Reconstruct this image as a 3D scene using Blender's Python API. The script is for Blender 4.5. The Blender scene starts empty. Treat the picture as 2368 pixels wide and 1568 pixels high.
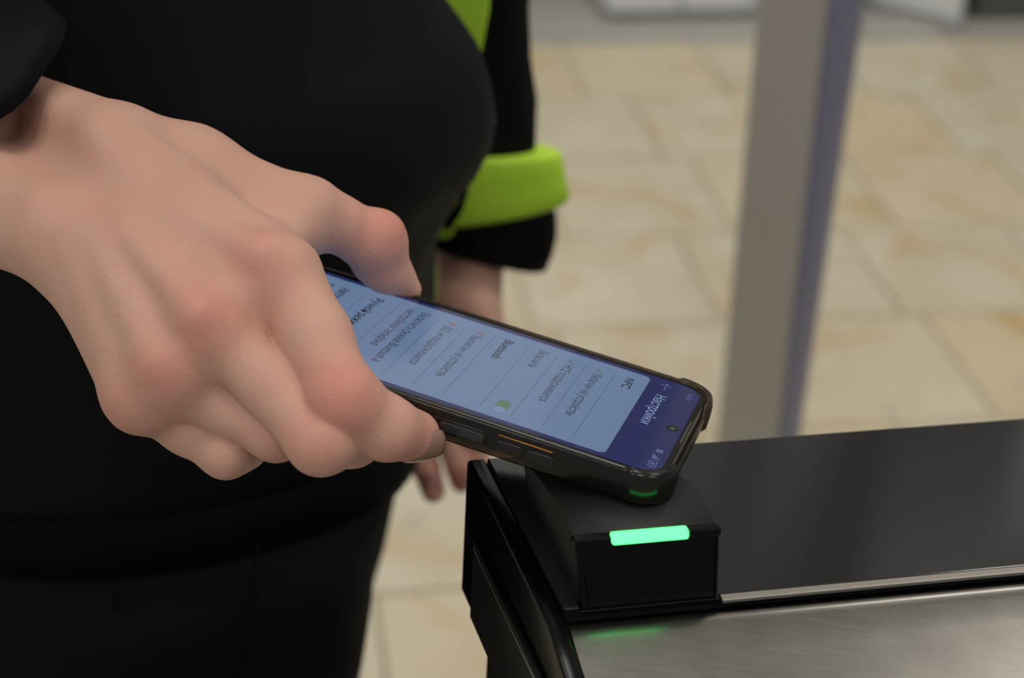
import bpy, bmesh, math, random
import numpy as np
from mathutils import Vector, Matrix

random.seed(7)
rng = np.random.default_rng(7)
SC = bpy.context.scene
COL = SC.collection

# ------------------------------------------------------------------ camera
FPX = 3800.0                      # focal length in pixels of the 2368x1568 frame
CAMZ = 1.30
TH, LEAN = 31.0, -0.06            # pitch below the horizon, slight roll
_v = np.array([LEAN, 1.0]); _v = _v / np.linalg.norm(_v) * FPX / math.tan(math.radians(TH))
_d = np.array([_v[0], _v[1], FPX]); _d /= np.linalg.norm(_d)
_f = np.array([0, 0, 1.0]) - _d[2] * _d; _f /= np.linalg.norm(_f)
M = np.array([np.cross(_f, -_d), _f, -_d])      # camera axes (x right, y down, z forward) to world
C = np.array([0, 0, CAMZ])


def W(q):                          # camera frame (metres) -> world
    return M @ np.asarray(q, float) + C


def ray(px, py):
    return M @ np.array([(px - 1184) / FPX, (py - 784) / FPX, 1.0])


def G(px, py, h):                  # where a sight line meets the level h
    r = ray(px, py)
    return C + r * (h - C[2]) / r[2]


def V(px, py, Y):                  # where a sight line meets the upright plane y = Y
    r = ray(px, py)
    return C + r * (Y / r[1])


def Jm(px, py, Z):                 # camera frame in millimetres
    return np.array([(px - 1184) / FPX * Z, (py - 784) / FPX * Z, Z])


def PW(px, py, Z):                 # world point at depth Z (mm)
    return W(Jm(px, py, Z) / 1000.0)


cam_d = bpy.data.cameras.new('camera')
cam = bpy.data.objects.new('camera', cam_d)
COL.objects.link(cam)
cam_d.sensor_width = 36.0
cam_d.sensor_fit = 'HORIZONTAL'
cam_d.lens = 36.0 * FPX / 2368.0
cam_d.clip_start = 0.02
cam_d.clip_end = 60
cam_d.dof.use_dof = True
cam_d.dof.focus_distance = 0.528
cam_d.dof.aperture_fstop = 7.5
cam_d.dof.aperture_blades = 7
Rm = np.eye(4)
Rm[:3, 0] = M[:, 0]; Rm[:3, 1] = -M[:, 1]; Rm[:3, 2] = -M[:, 2]; Rm[:3, 3] = C
cam.matrix_world = Matrix(Rm.tolist())
SC.camera = cam

# ------------------------------------------------------------------ world, exposure
wd = bpy.data.worlds.new('world'); SC.world = wd; wd.use_nodes = True
wd.node_tree.nodes['Background'].inputs[0].default_value = (0.93, 0.96, 1.0, 1)
wd.node_tree.nodes['Background'].inputs[1].default_value = 0.36
SC.view_settings.view_transform = 'Standard'
SC.view_settings.look = 'None'
SC.view_settings.gamma = 1.0
SC.view_settings.exposure = -0.22
SC.view_settings.use_curve_mapping = False
LAMP = 8.8                         # radiance of the ceiling light panels


# ------------------------------------------------------------------ helpers
def s2l(c):
    return tuple((x / 255 / 12.92) if x / 255 <= 0.04045 else ((x / 255 + 0.055) / 1.055) ** 2.4 for x in c)


def mat(name, col, rough=0.5, metal=0.0, spec=0.5, emit=None, estr=1.0, coat=0.0, sub=0.0, bump=None, srgb=True, var=None):
    m = bpy.data.materials.new(name); m.use_nodes = True
    nt = m.node_tree; b = nt.nodes['Principled BSDF']
    c = s2l(col) if srgb else col
    b.inputs['Base Color'].default_value = (*c, 1)
    b.inputs['Roughness'].default_value = rough
    b.inputs['Metallic'].default_value = metal
    b.inputs['Specular IOR Level'].default_value = spec
    b.inputs['Coat Weight'].default_value = coat
    b.inputs['Coat Roughness'].default_value = 0.06
    if emit is not None:
        b.inputs['Emission Color'].default_value = (*s2l(emit), 1)
        b.inputs['Emission Strength'].default_value = estr
    if sub:
        b.inputs['Subsurface Weight'].default_value = sub
        b.inputs['Subsurface Radius'].default_value = (1.0, 0.35, 0.18)
        b.inputs['Subsurface Scale'].default_value = 0.004
    tc = None
    if bump or var:
        tc = nt.nodes.new('ShaderNodeTexCoord')
    if bump:
        sc, st, dist = bump
        n = nt.nodes.new('ShaderNodeTexNoise'); n.inputs['Scale'].default_value = sc; n.inputs['Detail'].default_value = 4
        bp = nt.nodes.new('ShaderNodeBump'); bp.inputs['Strength'].default_value = st; bp.inputs['Distance'].default_value = dist
        nt.links.new(tc.outputs['Object'], n.inputs['Vector'])
        nt.links.new(n.outputs['Fac'], bp.inputs['Height']); nt.links.new(bp.outputs['Normal'], b.inputs['Normal'])
    if var:
        sc, c2, lo, hi = var
        n = nt.nodes.new('ShaderNodeTexNoise'); n.inputs['Scale'].default_value = sc; n.inputs['Detail'].default_value = 5
        r = nt.nodes.new('ShaderNodeMapRange'); r.inputs['From Min'].default_value = lo; r.inputs['From Max'].default_value = hi
        mx = nt.nodes.new('ShaderNodeMix'); mx.data_type = 'RGBA'
        mx.inputs['A'].default_value = (*c, 1); mx.inputs['B'].default_value = (*s2l(c2), 1)
        nt.links.new(tc.outputs['Object'], n.inputs['Vector']); nt.links.new(n.outputs['Fac'], r.inputs['Value'])
        nt.links.new(r.outputs['Result'], mx.inputs['Factor']); nt.links.new(mx.outputs['Result'], b.inputs['Base Color'])
    return m


def link(name, me, m=None, parent=None, smooth=False):
    o = bpy.data.objects.new(name, me)
    COL.objects.link(o)
    if m:
        me.materials.append(m)
    if smooth:
        me.polygons.foreach_set('use_smooth', [True] * len(me.polygons))
    if parent:
        o.parent = parent
    return o


def from_bm(name, bm, m=None, parent=None, smooth=False):
    me = bpy.data.meshes.new(name)
    bmesh.ops.recalc_face_normals(bm, faces=bm.faces)
    bm.to_mesh(me); bm.free()
    return link(name, me, m, parent, smooth)


def from_py(name, vs, fs, m=None, parent=None, smooth=False, fix=True):
    me = bpy.data.meshes.new(name)
    me.from_pydata([tuple(map(float, v)) for v in vs], [], fs)
    me.update()
    if fix:
        bm = bmesh.new(); bm.from_mesh(me); bmesh.ops.recalc_face_normals(bm, faces=bm.faces); bm.to_mesh(me); bm.free()
    return link(name, me, m, parent, smooth)


def bevel_bm(bm, w, seg=2, ang=30):
    es = [e for e in bm.edges if len(e.link_faces) == 2 and e.calc_face_angle(0) > math.radians(ang)]
    if es:
        bmesh.ops.bevel(bm, geom=es, offset=w, segments=seg, profile=0.5, affect='EDGES')


def hexa(name, bot, top, m, parent=None, bev=0.0, seg=2, smooth=False):
    """solid with n-gon bottom and top (lists of world points)"""
    bm = bmesh.new()
    n = len(bot)
    vb = [bm.verts.new(tuple(map(float, p))) for p in bot]
    vt = [bm.verts.new(tuple(map(float, p))) for p in top]
    bm.faces.new(vb[::-1]); bm.faces.new(vt)
    for i in range(n):
        j = (i + 1) % n
        bm.faces.new([vb[i], vb[j], vt[j], vt[i]])
    bmesh.ops.recalc_face_normals(bm, faces=bm.faces)
    if bev:
        bevel_bm(bm, bev, seg)
    return from_bm(name, bm, m, parent, smooth)


def loft(name, rings, m, parent=None, caps=True, smooth=True, closed=True):
    n = len(rings[0]); vs = [p for r in rings for p in r]; fs = []
    for i in range(len(rings) - 1):
        for j in range(n if closed else n - 1):
            k = (j + 1) % n
            fs.append((i * n + j, i * n + k, (i + 1) * n + k, (i + 1) * n + j))
    if caps and closed:
        fs.append(tuple(range(n))); fs.append(tuple(range((len(rings) - 1) * n, len(rings) * n)))
    return from_py(name, vs, fs, m, parent, smooth)


def tag(o, label, cat, group=None):
    o['label'] = label; o['category'] = cat
    if group:
        o['group'] = group
    return o


def struct(o, label=None):
    o['kind'] = 'structure'
    if label:
        o['label'] = label
    return o


def empty(name, loc=(0, 0, 0)):
    o = bpy.data.objects.new(name, None); COL.objects.link(o); o.location = tuple(map(float, loc))
    o.empty_display_size = 0.05
    return o


def adopt(o, parent):              # parent in place
    o.parent = parent
    o.matrix_parent_inverse = parent_inv(parent)


def parent_inv(p):
    bpy.context.view_layer.update()
    return p.matrix_world.inverted()


# ------------------------------------------------------------------ materials
m_grout = mat('grout', (168, 160, 140), 0.8)
m_steel = mat('brushed_steel', (140, 138, 133), 0.26, 1.0, var=(60, (132, 130, 126), 0.35, 0.65))
m_blackglass = mat('black_glass', (36, 35, 37), 0.1, 0, 1.0)
m_blackplastic = mat('black_plastic', (6, 6, 7), 0.4, 0, 0.25)
m_blackgloss = mat('black_gloss_plastic', (5, 5, 6), 0.2, 0, 0.3)
m_textured = mat('textured_black_plastic', (26, 26, 27), 0.42, 0, 0.5, bump=(3200, 0.55, 0.0004))
def scratch(m):
    nt = m.node_tree; N = nt.nodes.new; L = nt.links.new; b = nt.nodes['Principled BSDF']
    tc = N('ShaderNodeTexCoord'); mp = N('ShaderNodeMapping'); mp.inputs['Scale'].default_value = (40, 900, 40); mp.inputs['Rotation'].default_value = (0, 0, math.radians(13))
    n = N('ShaderNodeTexNoise'); n.inputs['Scale'].default_value = 1.0; n.inputs['Detail'].default_value = 6
    r = N('ShaderNodeMapRange'); r.inputs['From Min'].default_value = .3; r.inputs['From Max'].default_value = .75
    r.inputs['To Min'].default_value = .255; r.inputs['To Max'].default_value = .285
    L(tc.outputs['Object'], mp.inputs['Vector']); L(mp.outputs['Vector'], n.inputs['Vector']); L(n.outputs['Fac'], r.inputs['Value']); L(r.outputs['Result'], b.inputs['Roughness'])


scratch(m_steel)
m_trim = mat('trim_metal', (150, 146, 138), 0.4, 1.0)
m_green = mat('green_led', (20, 160, 70), 0.3, emit=(76, 255, 114), estr=4.0)
m_jacket = mat('jacket_fabric', (7, 7, 10), 0.7, 0, 0.2, bump=(700, 0.25, 0.0006))
m_hem = mat('hem_knit', (5, 6, 9), 0.85, 0, 0.12, bump=(500, 0.3, 0.0008))
m_trouser = mat('trouser_fabric', (8, 7, 8), 0.85, 0, 0.15, bump=(600, 0.2, 0.0006))
m_lime = mat('lime_fabric', (192, 236, 66), 0.6, 0, 0.3, bump=(300, 0.25, 0.0008))
m_limedark = mat('lime_lining', (160, 200, 52), 0.7, 0, 0.25)
m_post = mat('post_paint', (174, 169, 163), 0.45, 0.0, 0.4)
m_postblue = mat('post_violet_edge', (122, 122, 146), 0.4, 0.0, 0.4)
m_white = mat('white_panel', (232, 232, 234), 0.5)
m_greyplinth = mat('grey_plinth', (140, 140, 138), 0.6)
m_darkwall = mat('dark_wall', (92, 88, 86), 0.7)
m_wall = mat('white_wall', (238, 237, 235), 0.8)
m_darkcab = mat('dark_cabinet', (96, 92, 90), 0.6)
m_border = mat('border_stone', (176, 174, 168), 0.4)
m_ceil = mat('ceiling_paint', (215, 214, 210), 0.9)
m_lamp = mat('lamp_diffuser', (240, 240, 235), 0.6, emit=(255, 249, 240), estr=LAMP)
m_lampframe = mat('lamp_frame', (200, 200, 200), 0.5)
m_shoe = mat('shoe', (18, 18, 19), 0.5)


def tile_material():
    m = bpy.data.materials.new('stone_tile'); m.use_nodes = True
    nt = m.node_tree; N = nt.nodes.new; L = nt.links.new
    b = nt.nodes['Principled BSDF']; b.inputs['Roughness'].default_value = 0.42; b.inputs['Specular IOR Level'].default_value = 0.35
    tc = N('ShaderNodeTexCoord'); geo = N('ShaderNodeNewGeometry'); oi = N('ShaderNodeObjectInfo')
    add = N('ShaderNodeVectorMath'); add.operation = 'ADD'
    sc = N('ShaderNodeVectorMath'); sc.operation = 'SCALE'; sc.inputs['Scale'].default_value = 40
    cmb = N('ShaderNodeCombineXYZ'); L(oi.outputs['Random'], cmb.inputs[0]); L(oi.outputs['Random'], cmb.inputs[1])
    L(cmb.outputs[0], sc.inputs[0]); L(tc.outputs['Object'], add.inputs[0]); L(sc.outputs[0], add.inputs[1])

    def noise(scale, detail, dist=0.0):
        n = N('ShaderNodeTexNoise'); n.inputs['Scale'].default_value = scale; n.inputs['Detail'].default_value = detail
        n.inputs['Distortion'].default_value = dist; L(add.outputs[0], n.inputs['Vector']); return n

    def rampf(src, lo, hi):
        r = N('ShaderNodeMapRange'); r.inputs['From Min'].default_value = lo; r.inputs['From Max'].default_value = hi
        L(src, r.inputs['Value']); return r.outputs['Result']

    def mixc(fac, a, bb):
        x = N('ShaderNodeMix'); x.data_type = 'RGBA'
        L(fac, x.inputs['Factor'])
        if isinstance(a, tuple): x.inputs['A'].default_value = (*s2l(a), 1)
        else: L(a, x.inputs['A'])
        if isinstance(bb, tuple): x.inputs['B'].default_value = (*s2l(bb), 1)
        else: L(bb, x.inputs['B'])
        return x.outputs['Result']

    base = mixc(rampf(noise(7, 4, .4).outputs['Fac'], .35, .68), (216, 209, 188), (205, 196, 170))
    # per tile warmth
    warm = mixc(rampf(oi.outputs['Random'], 0.45, 1.0), base, (214, 198, 164))
    ochre = mixc(rampf(noise(4.5, 3, 1.0).outputs['Fac'], .55, .78), warm, (198, 168, 116))
    grey = mixc(rampf(noise(11, 5, .3).outputs['Fac'], .60, .82), ochre, (184, 178, 162))
    L(grey, b.inputs['Base Color'])
    return m


m_tile = tile_material()

# ------------------------------------------------------------------ setting
FA = math.radians(11.0)
fa = np.array([math.cos(FA), math.sin(FA), 0]); fb = np.array([-math.sin(FA), math.cos(FA), 0])
ZUP = np.array([0, 0, 1.0])


def FL(a, b, z=0.0):
    return fa * a + fb * b + ZUP * z


floor = struct(hexa('floor', [FL(-4, -2.5, -0.12), FL(5, -2.5, -0.12), FL(5, 6, -0.12), FL(-4, 6, -0.12)],
                    [FL(-4, -2.5, -0.004), FL(5, -2.5, -0.004), FL(5, 6, -0.004), FL(-4, 6, -0.004)], m_grout))
PIT = 0.303
tbm = bmesh.new(); bmesh.ops.create_cube(tbm, size=1)
for v in tbm.verts:
    v.co = Vector((v.co.x * (PIT - 0.006), v.co.y * (PIT - 0.006), v.co.z * 0.012))
bevel_bm(tbm, 0.0012, 1)
tile_me = bpy.data.meshes.new('tile'); tbm.to_mesh(tile_me); tbm.free(); tile_me.materials.append(m_tile)
row_off = {0: 0.0, 1: 0.15, 2: 0.09, 3: 0.755, 4: 0.862, 5: 1.413, 6: 0.70, 7: 0.52, 8: 0.1, 9: 0.4, 10: 0.25}
for k in range(-2, 9):
    b0 = 1.242 + PIT * k                       # near edge of the row
    if k >= 7:
        continue
    off = {-2: 0.05, -1: 0.21, 0: 0.150, 1: 0.02, 2: 1.09, 3: 0.755, 4: 0.862, 5: 1.413, 6: 0.72}[k]
    off = off % PIT
    for i in range(-5, 8):
        a0 = off + PIT * i
        t = bpy.data.objects.new('tile', tile_me); COL.objects.link(t)
        p = FL(a0 + PIT / 2, b0 + PIT / 2, -0.006)
        t.location = tuple(p); t.rotation_euler = (0, 0, FA)
        t.parent = floor
struct(hexa('trim_1', [FL(-1.4, 3.366, -.004), FL(2.2, 3.366, -.004), FL(2.2, 3.66, -.004), FL(-1.4, 3.66, -.004)],
            [FL(-1.4, 3.366, .002), FL(2.2, 3.366, .002), FL(2.2, 3.66, .002), FL(-1.4, 3.66, .002)], m_border))
struct(hexa('wall_back', [FL(-4, 4.05, 0), FL(5, 4.05, 0), FL(5, 4.2, 0), FL(-4, 4.2, 0)],
            [FL(-4, 4.05, 4.2), FL(5, 4.05, 4.2), FL(5, 4.2, 4.2), FL(-4, 4.2, 4.2)], m_wall))
struct(hexa('baseboard_back', [FL(-4, 4.03, 0), FL(5, 4.03, 0), FL(5, 4.05, 0), FL(-4, 4.05, 0)],
            [FL(-4, 4.03, .95), FL(5, 4.03, .95), FL(5, 4.05, .95), FL(-4, 4.05, .95)], m_darkwall, None, .003))
struct(hexa('ceiling', [FL(-4, -2.5, 4.2), FL(5, -2.5, 4.2), FL(5, 6, 4.2), FL(-4, 6, 4.2)],
            [FL(-4, -2.5, 4.3), FL(5, -2.5, 4.3), FL(5, 6, 4.3), FL(-4, 6, 4.3)], m_ceil))
li = 0
for ia, aa in enumerate((-2.2, 0.0, 2.2)):
    for ib, bb in enumerate((-2.0, 0.2, 2.9)):
        e = empty('ceiling_lamp', FL(aa, bb, 4.2)); e.rotation_euler = (0, 0, FA)
        row = ('behind the camera', 'above the turnstile', 'nearest the far wall')[ib]
        side = ('leftmost', 'middle', 'rightmost')[ia]
        tag(e, 'square white ceiling lamp panel, %s in the row %s' % (side, row), 'lamp', 'ceiling lamp panels')
        w = .45
        hexa('diffuser', [(-w, -w, -.012), (w, -w, -.012), (w, w, -.012), (-w, w, -.012)],
             [(-w, -w, -.002), (w, -w, -.002), (w, w, -.002), (-w, w, -.002)], m_lamp, e)
        for sx, sy, lx, ly in ((0, 1, w + .02, .012), (0, -1, w + .02, .012), (1, 0, .012, w), (-1, 0, .012, w)):
            cx, cy = sx * (w + .012), sy * (w + .012)
            hexa('frame_bar', [(cx - lx, cy - ly, -.018), (cx + lx, cy - ly, -.018), (cx + lx, cy + ly, -.018), (cx - lx, cy + ly, -.018)],
                 [(cx - lx, cy - ly, 0), (cx + lx, cy - ly, 0), (cx + lx, cy + ly, 0), (cx - lx, cy + ly, 0)], m_lampframe, e)


# far furniture along the back wall
def upright_box(name, p0, p1, depth, z0, z1, m, parent, bev=0.004):
    p0 = np.array([p0[0], p0[1], 0]); p1 = np.array([p1[0], p1[1], 0])
    d = (p1 - p0); d /= np.linalg.norm(d); n = np.array([-d[1], d[0], 0])
    q = [p0, p1, p1 + n * depth, p0 + n * depth]
    return hexa(name, [x + ZUP * z0 for x in q], [x + ZUP * z1 for x in q], m, parent, bev)


cab = empty('white_cabinet', G(1400, 44, 0))
pA, pB = G(1402, 50, 0), G(1900, 40, 0)
o = upright_box('plinth', pA, pB, .36, 0.003, .02, m_greyplinth, None); adopt(o, cab)
dd = (pB - pA) / np.linalg.norm(pB - pA); nn = np.array([-dd[1], dd[0], 0])
pw = np.linalg.norm(pB - pA)
o = upright_box('body', pA - nn * .0 + nn * .012, pB + nn * .012, .36, .02, .86, m_white, None); adopt(o, cab)
for i in range(3):
    a0 = pA + dd * (pw * i / 3 + .004); a1 = pA + dd * (pw * (i + 1) / 3 - .004)
    o = upright_box('door', a0 - nn * .006, a1 - nn * .006, .018, .024, .855, m_white, None, .002); adopt(o, cab)
    h0 = a1 - dd * .03
    hd = upright_box('handle', h0 - nn * .024, h0 + dd * .01 - nn * .024, .018, .45, .58, m_trim, None, .002); adopt(hd, o)
tag(cab, 'low white cabinet on a grey plinth standing against the far dark wall', 'cabinet')

pan = empty('white_screen_panel', G(2210, 64, 0))
q0, q1 = G(2012, 16, 0), G(2212, 64, 0)
o = upright_box('panel', q0, q1, .03, .012, 1.25, m_white, None); adopt(o, pan)
for t in (.12, .88):
    c0 = q0 + (q1 - q0) * t
    o = upright_box('foot', c0 - np.array([.02, .04, 0]), c0 + np.array([.03, -.04, 0]), .09, .003, .013, m_greyplinth, None, .003); adopt(o, pan)
tag(pan, 'free standing white panel right of the grey post, set at an angle', 'panel')

dk = empty('dark_column', G(2240, 60, 0))
r0 = G(2226, 64, 0) + fa * .05 + fb * .05; r1 = r0 + fa * .42
o = upright_box('shaft', r0 + fb * .012 + fa * .012, r1 + fb * .012 - fa * .012, .33, .09, 4.19, m_darkcab, None); adopt(o, dk)
o = upright_box('base', r0, r1, .36, .003, .09, m_darkwall, None); adopt(o, dk)
tag(dk, 'dark grey square column at the far right behind the white panel', 'column')

# ------------------------------------------------------------------ grey post
post = empty('grey_post', V(1757, 1010, 1.6) * np.array([1, 1, 0]))


def post_pts(pxl, pxr, py, Yf):
    l = V(pxl, py, Yf); r = V(pxr, py, Yf)
    return l, r


def col_at(z, key):               # horizontal position of a post edge at height z (straight edges)
    (x0, y0), (x1, y1) = key
    return (x0, y0), (x1, y1)


def line_xy(pxa, pya, pxb, pyb, Y, z):
    A = V(pxa, pya, Y); B = V(pxb, pyb, Y)
    t = (z - A[2]) / (B[2] - A[2])
    return A + (B - A) * t


YF = 1.6
prof = []
for z in (0.003, 2.4):
    L_ = line_xy(1757, 0, 1662, 1000, YF, z)
    S_ = line_xy(1912, 0, 1800, 1000, YF - .004, z)
    R_ = line_xy(2003, 0, 1852, 1000, YF + .03, z)
    BR = R_ + np.array([-.005, .09, 0]); BL = L_ + np.array([.01, .09, 0])
    for p in (L_, S_, R_, BR, BL):
        p[2] = z
    prof.append([L_, S_, R_, BR, BL])
o = hexa('column', prof[0], prof[1], m_post, None, .004, 3); adopt(o, post)
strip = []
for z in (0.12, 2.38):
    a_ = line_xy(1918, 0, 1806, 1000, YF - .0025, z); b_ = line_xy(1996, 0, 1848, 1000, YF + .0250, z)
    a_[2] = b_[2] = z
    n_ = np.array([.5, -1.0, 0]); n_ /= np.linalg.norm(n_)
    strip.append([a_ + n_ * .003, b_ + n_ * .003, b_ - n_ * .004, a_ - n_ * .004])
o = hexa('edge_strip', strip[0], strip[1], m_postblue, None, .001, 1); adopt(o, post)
bc = (prof[0][0] + prof[0][2]) / 2 + np.array([0, .045, 0])
o = hexa('base_plate', [bc + np.array(x) for x in ((-.1, -.09, 0), (.1, -.09, 0), (.1, .09, 0), (-.1, .09, 0))],
         [bc + np.array(x) for x in ((-.1, -.09, .008), (.1, -.09, .008), (.1, .09, .008), (-.1, .09, .008))], m_post, None, .002); adopt(o, post)
tag(post, 'tall grey metal post with a violet-blue strip along its right edge', 'post')

# ------------------------------------------------------------------ turnstile
H0 = 0.972                                       # level of the black glass top
Pfl = G(1345, 1415, H0); Pfr = G(1663, 1385, H0)  # front corners of the reader's foot
ca = (Pfr - Pfl); ca[2] = 0; ca /= np.linalg.norm(ca); cb = np.array([-ca[1], ca[0], 0])


def TB(l, d, h):                                 # turnstile frame, millimetres (lateral, back, up)
    return Pfl + ca * l / 1000 + cb * d / 1000 + ZUP * h / 1000


def tb_inv(p):
    v = (p - Pfl) * 1000
    return v @ ca, v @ cb, v[2]


ts = empty('turnstile', TB(60, 30, -H0 * 1000))
backd = tb_inv(G(1630, 1022, H0))[1]             # depth of the far edge of the glass
eb = tb_inv(G(1112, 1072, H0)); ef = tb_inv(G(1302, 1451, H0))


def end_l(d):                                    # slanted end of the top: lateral position at depth d
    return ef[0] + (eb[0] - ef[0]) * (d - ef[1]) / (eb[1] - ef[1])


SL = math.tan(math.radians(20))
FR = 900.0                                       # right end
STD = -4.0                                       # where the sloping steel begins


def sl_h(d):
    return 0.0 if d >= STD else (d - STD) * SL - 0.0


# body (steel clad box)
bot = [TB(end_l(-150) + 4, -180, -H0 * 1000 + 3), TB(FR, -180, -H0 * 1000 + 3), TB(FR, backd - 2, -H0 * 1000 + 3), TB(end_l(backd) + 6, backd - 2, -H0 * 1000 + 3)]
top = [TB(end_l(-150) + 4, -180, sl_h(-180) - 3), TB(FR, -180, sl_h(-180) - 3), TB(FR, backd - 2, -62), TB(end_l(backd) + 6, backd - 2, -62)]
o = hexa('body', bot, top, m_blackplastic, None, .002); adopt(o, ts)
# black glass top
gl = [TB(end_l(2.2) + 3, 2.2, -6), TB(FR, 2.2, -6), TB(FR, backd, -6), TB(end_l(backd) + 3, backd, -6)]
o = hexa('glass_top', gl, [p + ZUP * .006 for p in gl], m_blackglass, None, .0006, 2); adopt(o, ts)
gu = [TB(end_l(2.2) + 3, -3, -60), TB(FR, -3, -60), TB(FR, backd - 1, -60), TB(end_l(backd) + 3, backd - 1, -60)]
gt = [TB(end_l(2.2) + 3, -3, -6.2), TB(FR, -3, -6.2), TB(FR, backd - 1, -6.2), TB(end_l(backd) + 3, backd - 1, -6.2)]
o = hexa('lid_frame', gu, gt, m_blackplastic, None, .0005, 1); adopt(o, ts)
# bright trim strip along the glass, right of the reader
tr = [TB(44.6, -1.2, -1.4), TB(FR, -1.2, -1.4), TB(FR, 2.0, -1.4), TB(44.6, 2.0, -1.4)]
o = hexa('trim_strip', tr, [p + ZUP * .0017 for p in tr], m_trim, None, .0005, 2); adopt(o, ts)
# sloping steel deck with a softly rolled upper edge
prof_s = [(-2.0, -3.6), (-3.2, -2.4), (-4.6, -2.0), (-6.5, -2.2), (-9, -2.9)]
d_ = -9.0; h_ = -2.9
while d_ > -185:
    st = 8.0
    d_ -= st; h_ -= st * SL
    prof_s.append((d_, h_))
vs, fs = [], []
for (d, h) in prof_s:
    vs += [TB(end_l(d) + 1.0, d, h), TB(FR, d, h)]
for i in range(len(prof_s) - 1):
    fs.append((2 * i, 2 * i + 1, 2 * i + 3, 2 * i + 2))
n0 = len(vs)
for (d, h) in prof_s:
    vs += [TB(end_l(d) + 1.0, d, h - 2.0), TB(FR, d, h - 2.0)]
for i in range(len(prof_s) - 1):
    fs.append((n0 + 2 * i + 2, n0 + 2 * i + 3, n0 + 2 * i + 1, n0 + 2 * i))
    fs.append((2 * i + 2, n0 + 2 * i + 2, n0 + 2 * i, 2 * i))
    fs.append((2 * i + 1, n0 + 2 * i + 1, n0 + 2 * i + 3, 2 * i + 3))
fs.append((0, n0, n0 + 1, 1)); e_ = 2 * len(prof_s) - 2
fs.append((e_ + 1, n0 + e_ + 1, n0 + e_, e_))
o = from_py('steel_deck', vs, fs, m_steel, None, False)
o.data.polygons.foreach_set('use_smooth', [True] * len(o.data.polygons))
o.data.set_sharp_from_angle(angle=math.radians(35))
adopt(o, ts)


# black end cap: side profile extruded outwards
def cap(name, off0, off1, drop, inset, m, bev):
    pr = [(backd + 1 - inset, -0.2 - inset), (STD, -0.2 - inset)]
    d = STD
    while d > -175:
        d -= 12; pr.append((d, sl_h(d) - 0.6 - inset))
    low = [(x, y - drop) for x, y in pr[::-1]]
    pts = pr + low
    bm = bmesh.new()
    A = [bm.verts.new(tuple(TB(end_l(d) + off0, d, h))) for d, h in pts]
    B = [bm.verts.new(tuple(TB(end_l(d) + off1, d, h))) for d, h in pts]
    n = len(pts)
    for i in range(n):
        j = (i + 1) % n
        bm.faces.new([A[i], A[j], B[j], B[i]])
    k = len(pr)
    for S in (A, B):
        for i in range(k - 1):
            bm.faces.new([S[i], S[i + 1], S[n - 2 - i], S[n - 1 - i]])
    bmesh.ops.recalc_face_normals(bm, faces=bm.faces)
    if bev:
        bevel_bm(bm, bev, 3, 50)
    return from_bm(name, bm, m, None, True)


o = cap('end_cap', 2.8, -4.0, 58, 0, m_blackgloss, .0016); adopt(o, ts)
o = cap('end_plate', -4.0, -6.5, 34, 20, m_blackplastic, .0006); adopt(o, ts)
o = cap('end_seam', -6.4, -6.9, 1.0, 21.5, m_trim, 0); adopt(o, ts)
tag(ts, 'turnstile cabinet with black glass top, sloping brushed steel deck and black end cap', 'turnstile')

# ------------------------------------------------------------------ card reader on the glass
HL = 1.0                                         # level of the lip
tl = tb_inv(G(1325, 1248, HL)); tr_ = tb_inv(G(1668, 1218, HL))
RH = tl[2]
b0l, b1l = 0.0, np.linalg.norm(Pfr - Pfl) * 1000
t0l, t1l = tl[0], tr_[0]
fd = (tl[1] + tr_[1]) / 2                        # depth of lip front
rd = empty('card_reader', TB(22, 20, 0))


def lat(h, side):                                # side walls lean with height
    t = h / RH
    return (b0l + (t0l - b0l) * t + .8) if side == 0 else (b1l + (t1l - b1l) * t - .8)


def fdep(h):
    return fd * h / RH


# housing: top profile (depth from the lip, height)
SKW = math.tan(math.radians(5))
tp = [(1.6, RH - 1.6), (2.2, RH - 1.0), (5, RH + .3), (8, RH + 1.0), (12, RH + 1.2), (17, RH + .8), (24, RH - 1.3), (34, RH - 4.0), (46, RH - 7.4), (54, RH - 10.5), (58, RH - 15)]
vs, fs = [], []
for d, h in tp:
    vs += [TB(lat(h, 0) - d * SKW, fdep(RH) + d, h), TB(lat(h, 1) - d * SKW, fdep(RH) + d, h)]
k = len(tp)
for i in range(k - 1):
    fs.append((2 * i, 2 * i + 1, 2 * i + 3, 2 * i + 2))
for d, h in tp:
    dd_ = d if d > 2 else 1.6
    vs += [TB(lat(0, 0) - d * SKW, fdep(0) + d * 0.97, 0.05), TB(lat(0, 1) - d * SKW, fdep(0) + d * 0.97, 0.05)]
for i in range(k - 1):
    fs.append((2 * i, 2 * i + 2, 2 * k + 2 * i + 2, 2 * k + 2 * i))
    fs.append((2 * i + 1, 2 * k + 2 * i + 1, 2 * k + 2 * i + 3, 2 * i + 3))
fs.append((0, 2 * k, 2 * k + 1, 1)); fs.append((2 * k - 2, 2 * k - 1, 4 * k - 1, 4 * k - 2))
o = from_py('housing', vs, fs, m_textured, None, True)
o.data.polygons.foreach_set('use_smooth', [i < k - 1 for i in range(len(o.data.polygons))])
adopt(o, rd)


# front plate
def quadbox(name, l0, l1, h0, h1, d0, d1, m, bev, lw=True):
    P = lambda s, h, d: TB((lat(h, 0) + s * (lat(h, 1) - lat(h, 0))), fdep(h) + d, h)
    bot = [P(l0, h0, d0), P(l1, h0, d0), P(l1, h0, d1), P(l0, h0, d1)]
    top = [P(l0, h1, d0), P(l1, h1, d0), P(l1, h1, d1), P(l0, h1, d1)]
    return hexa(name, bot, top, m, None, bev, 2, False)


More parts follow.
